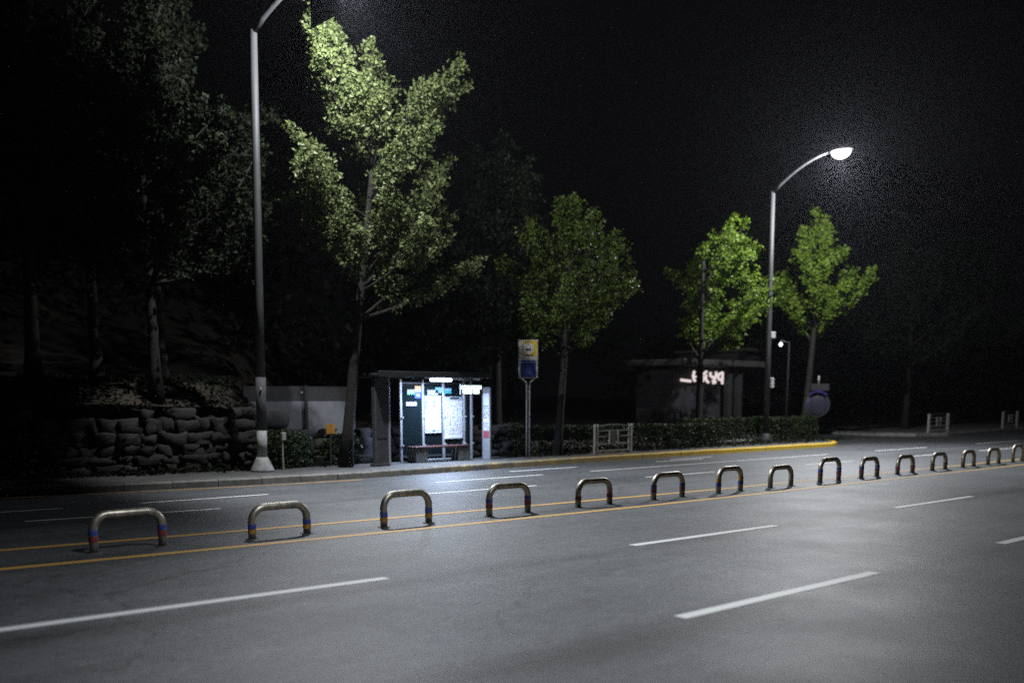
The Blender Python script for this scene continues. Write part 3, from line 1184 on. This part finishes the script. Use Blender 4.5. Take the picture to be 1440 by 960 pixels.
BY = 23.4
posts = [atY(px, 600, BY).x for px in (563.5, 594.5, 623.5, 652)] + [atY(665.5, 600, BY - .1).x]
for x in posts:
    m = MB()
    m.box((x, BY, (.15 + 2.5) / 2), (.075, .075, 2.35), bev=.008)
    po = part(m, 'post', M['alu'])
    for zz in (.62, 1.42):
        m = MB()
        m.tube([(x + .03, BY - .04, zz), (x + .03, BY - .075, zz)], .028, 10)
        sub(m, 'clamp', M['alu'], po)
for a, c in zip(posts, posts[1:]):
    m = MB()
    m.box(((a + c) / 2, BY, 1.345), (c - a - .09, .012, 2.0))
    part(m, 'glass_panel', M['tint'])
for zz in (.3, 2.4):
    m = MB()
    m.box(((posts[0] + posts[-1]) / 2, BY, zz), (posts[-1] - posts[0] - .1, .05, .06))
    part(m, 'cross_rail', M['dark_metal'])
m = MB()
m.box((16.95, 22.75, 2.575), (3.9, 1.55, .1), bev=.03)
m.box((16.95, 22.0, 2.6), (3.9, .06, .16), bev=.015)
rfp = part(m, 'roof', M['roof_sheet'])
for xx in (15.8, 16.5, 17.9, 18.5):
    m = MB()
    m.box((xx, 22.72, 2.505), (.05, 1.36, .036))
    sub(m, 'rafter', M['dark_metal'], rfp)
m = MB()
cl = atY(620, 529, 22.55)
m.box((cl.x, 22.55, 2.475), (.66, .22, .09), bev=.03)
part(m, 'ceiling_light', M['tube_light'])
sd = bpy.data.lights.new('shelter_lamp', 'AREA')
sd.shape = 'RECTANGLE'
sd.size, sd.size_y = .66, .22
sd.energy = 290
sd.color = (.55, .7, 1.0)
so = bpy.data.objects.new('shelter_lamp', sd)
C.objects.link(so)
so.parent = sh
so.location = Vector((cl.x, 22.55, 2.42)) - sh.location
m = MB()
m.box((cl.x + 1.05, 22.55, 2.495), (.8, .1, .05), bev=.015)
part(m, 'cable_tray', M['alu'])
# end panel at right, printed notices on it
ex = posts[-1] + .17
m = MB()
m.box((ex, 22.86, 1.22), (.05, .34, 2.14), bev=.006)
epn = part(m, 'end_panel', M['alu'])
for yy_ in (22.7, 23.02):
    m = MB()
    m.box((ex - .028, yy_, 1.22), (.012, .03, 2.14))
    sub(m, 'edge_trim', M['alu'], epn)
for z0, z1, mm in ((1.75, 2.1, 'poster'), (1.38, 1.72, 'map'), (1.25, 1.36, 'poster'), (1.0, 1.22, 'map'), (.78, 1.0, 'ink_red')):
    m = MB()
    m.box((ex - .029, 22.86, (z0 + z1) / 2), (.006, .26, z1 - z0))
    sub(m, 'notice', M[mm], epn)
# posters on the back glass
def sheet(px0, py0, px1, py1, mname, name='poster', y=BY - .05, d=.012):
    a, c = atY(px0, py0, y), atY(px1, py1, y)
    m = MB()
    m.box(((a.x + c.x) / 2, y, (a.z + c.z) / 2), (abs(c.x - a.x), d, abs(c.z - a.z)))
    return part(m, name, M[mname]), (a, c)


pw, (a, c) = sheet(597, 556, 620.5, 608, 'poster', 'timetable_board')
pw['label'] = 'white timetable board'


def mark(parent, a, c, u0, v0, u1, v1, mm, y):
    m = MB()
    x0, x1 = a.x + (c.x - a.x) * u0, a.x + (c.x - a.x) * u1
    z0, z1 = a.z + (c.z - a.z) * v0, a.z + (c.z - a.z) * v1
    m.box(((x0 + x1) / 2, y, (z0 + z1) / 2), (abs(x1 - x0), .004, abs(z1 - z0)))
    return sub(m, 'printed_mark', M[mm], parent)


yy = BY - .0585
for u0, v0, u1, v1, mm in ((.03, .155, .12, .2, 'ink_teal'), (.03, .23, .12, .275, 'ink_teal'), (.03, .31, .11, .35, 'ink_green'), (.52, .16, .62, .205, 'ink_teal'), (.52, .24, .62, .285, 'ink_red'), (.28, .035, .75, .06, 'ink_grey'), (.04, .92, .96, .955, 'ink_grey'), (.45, .925, .6, .95, 'dark_ink')):
    mark(pw, a, c, u0, v0, u1, v1, mm, yy)
pm, (a, c) = sheet(624.8, 557.5, 650.5, 616, 'map', 'route_map')
pm['label'] = 'grey speckled route map'
for u0, v0, u1, v1, mm in ((.0, 0, 1, .09, 'ink_grey'), (.3, .02, .8, .06, 'dark_ink'), (.02, .9, .4, .985, 'poster'), (.45, .9, .96, .985, 'poster')):
    mark(pm, a, c, u0, v0, u1, v1, mm, yy)
for q in ((572.5, 547.5, 583, 552.5, 'poster'), (572.5, 552.5, 583, 554.5, 'ink_green'), (583.2, 542.5, 592, 547, 'ink_orange'), (583.2, 547, 592, 551.5, 'poster'), (583.2, 551.5, 592, 560, 'ink_blue'), (601, 548, 616, 555.2, 'poster'),
          (612.5, 544.5, 622, 552.5, 'ink_sky'), (626, 546, 634.5, 549, 'ink_sky'), (626, 549, 634.5, 553, 'ink_teal'), (571, 564.8, 586, 570.5, 'poster')):
    o, _ = sheet(*q, name='sticker', y=BY - .03)
o, _ = sheet(585.5, 553.5, 590, 557.5, 'poster', name='sticker', y=BY - .044)
# LED board hung under the roof
a, c = atY(648, 540, 22.35), atY(679, 555, 22.35)
m = MB()
m.box(((a.x + c.x) / 2, 22.38, (a.z + c.z) / 2), (c.x - a.x, .06, a.z - c.z), bev=.01)
m.box(((a.x + c.x) / 2, 22.38, 2.42), (.05, .04, .2))
led = part(m, 'display_board', M['dark_metal'])
m = MB()
for px0, py0, px1, py1 in ((649.5, 542.2, 676.5, 546.6), (651.5, 547.8, 663.5, 553), (666.5, 547.8, 673.5, 553), (652, 546, 657, 548), (669, 546, 673, 548)):
    a, c = atY(px0, py0, 22.34), atY(px1, py1, 22.34)
    m.box(((a.x + c.x) / 2, 22.342, (a.z + c.z) / 2), (c.x - a.x, .01, a.z - c.z))
sub(m, 'led_text', M['led'], led)
# bench in the shelter
bl, br_ = atY(578, 640, 22.95).x, atY(655, 640, 22.95).x
bn = empty('bench', ((bl + br_) / 2, 22.95, .15), 'reddish wooden plank bench on two concrete blocks inside the bus shelter', 'bench')
m = MB()
for k in range(3):
    m.box(((bl + br_) / 2, 22.8 + .15 * k, .585), (br_ - bl, .135, .05), bev=.008)
part(m, 'seat', M['wood'], bn)
for x in (bl + .23, br_ - .2):
    m = MB()
    m.box((x, 22.95, .354), (.44, .4, .408), bev=.02)
    part(m, 'support_block', M['concrete'], bn)
# low white strip footing behind the bench
m = MB()
m.box(((posts[1] + posts[3]) / 2, BY + .02, .18), (posts[3] - posts[1], .1, .05), bev=.01)
part(m, 'footing', M['alu'])

# advertising pylon left of the shelter
x0, x1 = atY(523, 600, 22.4).x, atY(546, 600, 22.4).x
py = empty('pylon', ((x0 + x1) / 2, 22.4, .15), 'tall dark grey advertising pylon at the left end of the bus shelter', 'pylon')
m = MB()
m.box(((x0 + x1) / 2, 22.4, 1.34), (x1 - x0 - .1, .2, 2.38), bev=.03)
part(m, 'body', M['pylon'], py)
m = MB()
m.box((x1 - .03, 22.4, 1.34), (.05, .24, 2.42), bev=.01)
part(m, 'edge_trim', M['alu'], py)
m = MB()
m.box(((x0 + x1) / 2 - .02, 22.293, 1.55), (x1 - x0 - .22, .012, 1.3))
part(m, 'display_panel', M['dark_metal'], py)
m = MB()
m.box(((x0 + x1) / 2 - .02, 22.4, .19), (x1 - x0 - .04, .26, .08), bev=.01)
part(m, 'plinth', M['pylon'], py)

# bus stop sign on twin tube pole, turned towards the road
bp_ = at(742.5, 644.5, .15)
bs = empty('bus_stop_sign', bp_, 'yellow and blue bus stop sign on a twin-tube pole right of the shelter', 'bus stop sign', rz=HEAD - PI / 2 + .12)
m = MB()
for sx in (-.045, .045):
    m.tube([(sx, 0, 0), (sx, 0, 2.15), (sx * 1.3, 0, 2.28), (sx * 5.6, 0, 2.44), (sx * 6.2, 0, 2.6), (sx * 6.2, 0, 3.55)], .02, 10)
m.build('pole', M['sign_pole'], bs, smooth=True)
for zz in (.9, 1.25, 2.1):
    m = MB()
    m.box((0, 0, zz), (.1, .05, .05), bev=.006)
    m.build('bracket', M['galv'], bs)
m = MB()
m.box((0, 0, .012), (.26, .2, .024), bev=.004)
m.build('base_plate', M['galv'], bs)
m = MB()
m.box((0, 0, 2.97), (.58, .05, 1.12), bev=.015)
bd = m.build('sign_board', M['sign_white'], bs)
m = MB()
m.box((.045, -.0275, 3.28), (.43, .006, .46))
m.build('yellow_field', M['sign_yellow'], bd)
m = MB()
m.box((0, -.0275, 2.68), (.46, .006, .5))
m.build('blue_field', M['sign_blue'], bd)
m = MB()
m.box((0, -.0315, 2.875), (.4, .004, .06))
for zz in (2.76, 2.69, 2.62, 2.55):
    m.box((-.02, -.0315, zz), (.3, .004, .018))
m.build('pale_lines', M['sign_pale_blue'], bd)


def disc(mb, c, r, y, n=28, r0=0):
    for i in range(n):
        a0, a1 = 2 * PI * i / n, 2 * PI * (i + 1) / n
        pt = lambda a, q: (c[0] + q * math.cos(a), y, c[1] + q * math.sin(a))
        if r0:
            mb.face([pt(a0, r), pt(a1, r), pt(a1, r0), pt(a0, r0)])
        else:
            mb.face([pt(a0, r), pt(a1, r), (c[0], y, c[1])])


m = MB()
disc(m, (0, 3.28), .17, -.0325)
em = m.build('emblem', M['sign_white'], bd)
m = MB()
m.box((0, -.0345, 3.275), (.15, .004, .11), bev=.0)
m.box((-.05, -.0345, 3.2), (.03, .004, .04))
m.box((.05, -.0345, 3.2), (.03, .004, .04))
m.build('bus_symbol', M['dark_ink'], bd)
m = MB()
m.box((0, -.0375, 3.3), (.12, .003, .035))
m.build('bus_window', M['sign_white'], bd)
m = MB()
m.box((.02, -.0345, 3.08), (.24, .004, .035))
m.build('caption_line', M['dark_ink'], bd)

# small post with a white box, and yellow twin sign
p = at(398.5, 660, .15)
e = empty('utility_post', p, 'short thin post topped by a small white box beside the nearest lamp pole', 'post')
m = MB()
m.tube([(0, 0, 0), (0, 0, .74)], .022, 10)
m.build('stem', M['fence'], e)
m = MB()
m.box((.03, 0, .85), (.12, .1, .2), bev=.012)
m.build('box', M['box_white'], e)
p = at(465.5, 655, .15)
e = empty('signpost', p, 'thin post carrying two small amber signs in front of the white panel wall', 'sign')
m = MB()
m.tube([(0, 0, 0), (0, 0, 1.12)], .018, 10)
m.build('stem', M['galv'], e)
for sx, rz in ((-.068, .0), (.068, .0)):
    m = MB()
    m.box((sx, -.025, 1.0), (.126, .014, .26), bev=.004)
    o = m.build('sign_plate', M['sign_amber'], e)
    m = MB()
    for zz in (.93, .99, 1.05):
        m.box((sx, -.0335, zz), (.06, .003, .022))
    m.build('sign_print', M['ink_orange'], o)

# ------------------------------------------------------------------ white panel wall behind the stones
x0, x1 = 15.2, 19.4
xm = atY(429, 570, 30).x
e = empty('panel_wall', ((x0 + x1) / 2, 30, .6), 'low wall of white panels under a grey band, right of the nearest lamp pole', 'wall')
for a, c in ((x0, xm - .05), (xm + .05, x1)):
    m = MB()
    m.box(((a + c) / 2, 30, 1.25), (c - a, .08, 1.2), bev=.01)
    part(m, 'white_panel', M['panel_white'], e)
    m = MB()
    m.box(((a + c) / 2, 30.02, 2.1), (c - a, .08, .5), bev=.01)
    part(m, 'grey_band', M['panel_grey'], e)
m = MB()
m.box((xm, 29.97, 1.5), (.12, .14, 1.75), bev=.01)
part(m, 'post', M['dark_metal'], e)
m = MB()
q = atY(424, 552, 29.95)
m.box((q.x, 29.95, q.z), (.08, .06, .06), bev=.01)  # pale box put in as a small reflection; gives no light
part(m, 'reflection_box', M['box_white'], e)

# ------------------------------------------------------------------ railing panels
def railing(xa, xb, y, label, h=.98):
    e = empty('railing_panel', ((xa + xb) / 2, y, .15), label, 'railing', 'steel railing panels along the pavement')
    w = (xb - xa)
    for s_ in (-1, 1):
        m = MB()
        m.box((s_ * (w / 2), 0, h / 2), (.07, .07, h), bev=.012)
        m.build('post', M['fence'], e)
        m = MB()
        m.box((s_ * (w / 2 - .13), 0, h / 2 + .05), (.035, .05, h - .1), bev=.008)
        m.build('inner_post', M['fence'], e)
    for zz, t in ((.14, .05), (.36, .04), (.6, .025), (.78, .025)):
        m = MB()
        m.box((0, 0, zz), (w - .1, .035, t))
        m.build('rail', M['fence'], e)
    m = MB()
    pts = []
    for i in range(13):
        t = i / 12
        pts.append(((t - .5) * (w - .2), 0, h - .08 + .07 * math.sin(PI * t)))
    m.tube(pts, .016, 6)
    m.build('arched_rail', M['fence_dark'], e)
    for sx in (-.2, .2):
        m = MB()
        m.box((sx, -.02, .58), (.05, .03, .44))
        m.build('upright', M['fence'], e)
    m = MB()
    pts = [(.14 * math.cos(2 * PI * k / 16), -.03, .58 + .2 * math.sin(2 * PI * k / 16)) for k in range(16)]
    for k in range(16):
        m.face([(0, -.03, .58), pts[k], pts[(k + 1) % 16]])
        m.face([(0, .0, .58), (pts[(k + 1) % 16][0], 0, pts[(k + 1) % 16][2]), (pts[k][0], 0, pts[k][2])])
        a, c = pts[k], pts[(k + 1) % 16]
        m.face([a, (a[0], 0, a[2]), (c[0], 0, c[2]), c])
    m.build('plaque', M['fence_dark'], e)
    return e


railing(23.12, 24.86, 21.9, 'white steel railing panel with oval plaque at the kerb in front of the hedge')
railing(50.4, 52.6, 24.15, 'dim steel railing panel just past the side street')
railing(61.6, 63.7, 25.0, 'dim steel railing panel nearest the right edge')

# ------------------------------------------------------------------ low building with lit letters
FY = 30.5
e = empty('low_building', (39, FY, .15), 'low dark building with flat eaves and glowing letters behind the hedge', 'building')
xa, xb = atY(945, 530, FY).x, atY(1042, 530, FY).x
m = MB()
m.box(((xa + xb) / 2, FY + 1.1, 1.75), (xb - xa, 2.2, 3.3))
part(m, 'wall', M['wall_grey'], e)
m = MB()
m.box(((xa + xb) / 2, FY + .7, 3.6), (xb - xa + 1.2, 3.8, .3), bev=.04)
part(m, 'roof', M['roof_dark'], e)
for px in (1024, 1038):
    m = MB()
    x = atY(px, 545, FY - .6).x
    m.box((x, FY - .6, 1.75), (.32, .3, 3.4), bev=.02)
    part(m, 'pillar', M['wall_grey'], e)
m = MB()
xc, xd = atY(962, 560, FY).x, atY(1012, 560, FY).x
m.box(((xc + xd) / 2, FY - .02, 1.2), (xd - xc, .08, 1.9))
dr = part(m, 'shopfront', M['door_dark'], e)
for k in range(1, 4):
    m = MB()
    x = xc + (xd - xc) * k / 4
    m.box((x, FY - .07, 1.2), (.05, .03, 1.9))
    sub(m, 'mullion', M['dark_metal'], dr, e)
Z = lambda u, v: atY(930 + u / 10.286, 490 + v / 10.286, FY - .16)
strokes = [[(285, 453), (425, 470)], [(478, 325), (462, 390), (470, 440), (488, 470)], [(462, 402), (500, 405)],
           [(655, 330), (600, 375), (595, 400), (622, 430), (600, 470), (558, 492)], [(650, 375), (642, 430), (660, 470), (682, 488)],
           [(712, 340), (708, 390), (735, 412), (765, 412)], [(790, 335), (795, 380), (770, 440), (742, 470), (752, 498), (780, 490), (778, 462)],
           [(885, 345), (838, 365), (820, 400), (828, 440), (872, 456), (892, 425)], [(890, 350), (880, 430), (882, 512)]]
m = MB()
for st in strokes:
    m.tube([Z(*q) for q in st], (.062 if len(st) > 2 or st[0][0] < 300 else .05), 8)
part(m, 'sign_letters', M['neon'], e)
# pale building further along, seen past the lamp pole
e2 = empty('pale_building', (47, 36, .15), 'pale grey building with shuttered upper window behind the far lamp pole', 'building')
xa, xb = atY(1046, 540, 36).x, atY(1118, 540, 36).x
m = MB()
m.box(((xa + xb) / 2, 38.5, 2.4), (xb - xa, 5, 4.6))
part(m, 'wall', M['wall_grey'], e2)
m = MB()
m.box(((xa + xb) / 2, 38.3, 4.8), (xb - xa + .5, 5.8, .2), bev=.03)
part(m, 'roof', M['roof_dark'], e2)
for px in (1064, 1088, 1104):
    m = MB()
    q0 = atY(px - 5, 515, 36)
    q1 = atY(px + 5, 532, 36)
    m.box(((q0.x + q1.x) / 2, 35.97, (q0.z + q1.z) / 2), (q1.x - q0.x, .1, q0.z - q1.z))
    wn = part(m, 'window', M['door_dark'], e2)
    m = MB()
    m.box(((q0.x + q1.x) / 2, 35.9, q1.z - .05), (q1.x - q0.x + .15, .12, .07))
    sub(m, 'sill', M['wall_grey'], wn, e2)
m = MB()
q = atY(1085, 545, 35.8)
m.box((q.x, 35.75, q.z), (2.2, .4, .12))
part(m, 'canopy', M['wall_grey'], e2)

# thin lamp post with a small round light
p = at(1104, 620, .15)
q = atY(1098, 484, p.y)
e = empty('lamp_post', p, 'thin dark lamp post with one tiny round light beside the far lamp pole', 'lamp post')
m = MB()
m.tube([(0, 0, 0), (0, 0, q.z - .15 + .1), (q.x - p.x, 0, q.z - .15 + .14)], [.045, .04, .03], 10)
m.build('stem', M['dark_pole'], e, smooth=True)
m = MB()
m.blob((q.x - p.x, 0, q.z - .15), (.075, .075, .09), e=1, jit=0)
m.build('lamp_globe', M['small_lamp'], e, smooth=True)

# convex traffic mirror
p = at(1147, 616, .15)
e = empty('traffic_mirror', p, 'round convex traffic mirror on a thin pole beyond the end of the yellow kerb', 'traffic mirror', rz=HEAD - PI / 2 - .2)
m = MB()
m.tube([(0, 0, 0), (.03, 0, 2.6)], .035, 10)
m.build('pole', M['dark_pole'], e, smooth=True)
m = MB()
rr_, zc = .52, 1.5
for j in range(6):
    for i in range(32):
        a0, a1 = 2 * PI * i / 32, 2 * PI * (i + 1) / 32
        f = lambda q, a: (q * math.cos(a), -.09 - .1 * math.sqrt(max(0, 1 - (q / rr_) ** 2)), zc + q * math.sin(a))
        q0, q1 = rr_ * .96 * j / 6, rr_ * .96 * (j + 1) / 6
        m.face([f(q0, a0), f(q1, a0), f(q1, a1), f(q0, a1)] if j else [f(0, 0), f(q1, a0), f(q1, a1)])
m.build('mirror_face', M['mirror'], e, smooth=True)
m = MB()
m.tube([(rr_ * math.cos(2 * PI * k / 32), -.08, zc + rr_ * math.sin(2 * PI * k / 32)) for k in range(33)], .035, 8, caps=False)
m.build('rim', M['rim'], e, smooth=True)
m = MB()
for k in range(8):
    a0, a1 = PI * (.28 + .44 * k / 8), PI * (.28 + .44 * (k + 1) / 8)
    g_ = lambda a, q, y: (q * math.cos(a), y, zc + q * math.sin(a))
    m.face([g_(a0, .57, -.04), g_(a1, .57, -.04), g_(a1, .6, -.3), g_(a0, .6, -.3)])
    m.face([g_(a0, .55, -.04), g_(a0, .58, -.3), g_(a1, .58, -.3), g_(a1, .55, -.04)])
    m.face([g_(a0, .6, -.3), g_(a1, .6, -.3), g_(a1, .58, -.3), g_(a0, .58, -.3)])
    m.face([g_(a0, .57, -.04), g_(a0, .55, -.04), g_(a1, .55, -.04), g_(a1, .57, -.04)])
m.build('reflection_hood', M['violet_glint'], e)  # hood shaped to carry the painted purple reflection
m = MB()
m.box((.1, -.04, 2.28), (.78, .03, .3), bev=.01)
m.build('sign_plate', M['wall_grey'], e)
m = MB()
m.blob((.03, 0, 2.66), (.045, .045, .14), e=.8, jit=0)  # pale cap added as the glint of light on the pole top
m.build('glint_cap', M['fence'], e, smooth=True)

# ------------------------------------------------------------------ night air
h = MB()
h.box((45, 40, 9.5), (220, 100, 21))
hm = bpy.data.materials.new('night_haze')
hm.use_nodes = True
nt = hm.node_tree
nt.nodes.remove(nt.nodes['Principled BSDF'])
pv = nt.nodes.new('ShaderNodeVolumePrincipled')
pv.inputs['Color'].default_value = (.8, .82, .95, 1)
pv.inputs['Density'].default_value = .00014
pv.inputs['Anisotropy'].default_value = .75
nt.links.new(pv.outputs[0], nt.nodes['Material Output'].inputs['Volume'])
kind(h.build('haze', hm), 'stuff')

# ------------------------------------------------------------------ world, camera, render settings
wd = bpy.data.worlds.new('World')
scene.world = wd
wd.use_nodes = True
bg = wd.node_tree.nodes['Background']
bg.inputs['Color'].default_value = (.9, .92, 1.0, 1)
bg.inputs['Strength'].default_value = .0016

cam = bpy.data.cameras.new('camera')
co = bpy.data.objects.new('camera', cam)
C.objects.link(co)
cam.sensor_width = 36
cam.lens = 35
cam.shift_y = SHIFT
cam.clip_end = 2000
co.location = (0, 0, CAM_H)
fwd = Vector((fx * math.cos(PITCH), fy * math.cos(PITCH), -math.sin(PITCH)))
co.rotation_euler = fwd.to_track_quat('-Z', 'Y').to_euler()
cam.dof.use_dof = True
cam.dof.focus_distance = 18
cam.dof.aperture_fstop = .55
scene.camera = co

vs = scene.view_settings
vs.view_transform = 'Standard'
vs.look = 'None'
vs.exposure = -.25
vs.gamma = 1
cy = scene.cycles
cy.use_denoising = False
cy.max_bounces = 6
cy.volume_bounces = 0
cy.transparent_max_bounces = 12
cy.sample_clamp_indirect = 2
cy.sample_clamp_direct = 6
cy.caustics_reflective = False
cy.caustics_refractive = False
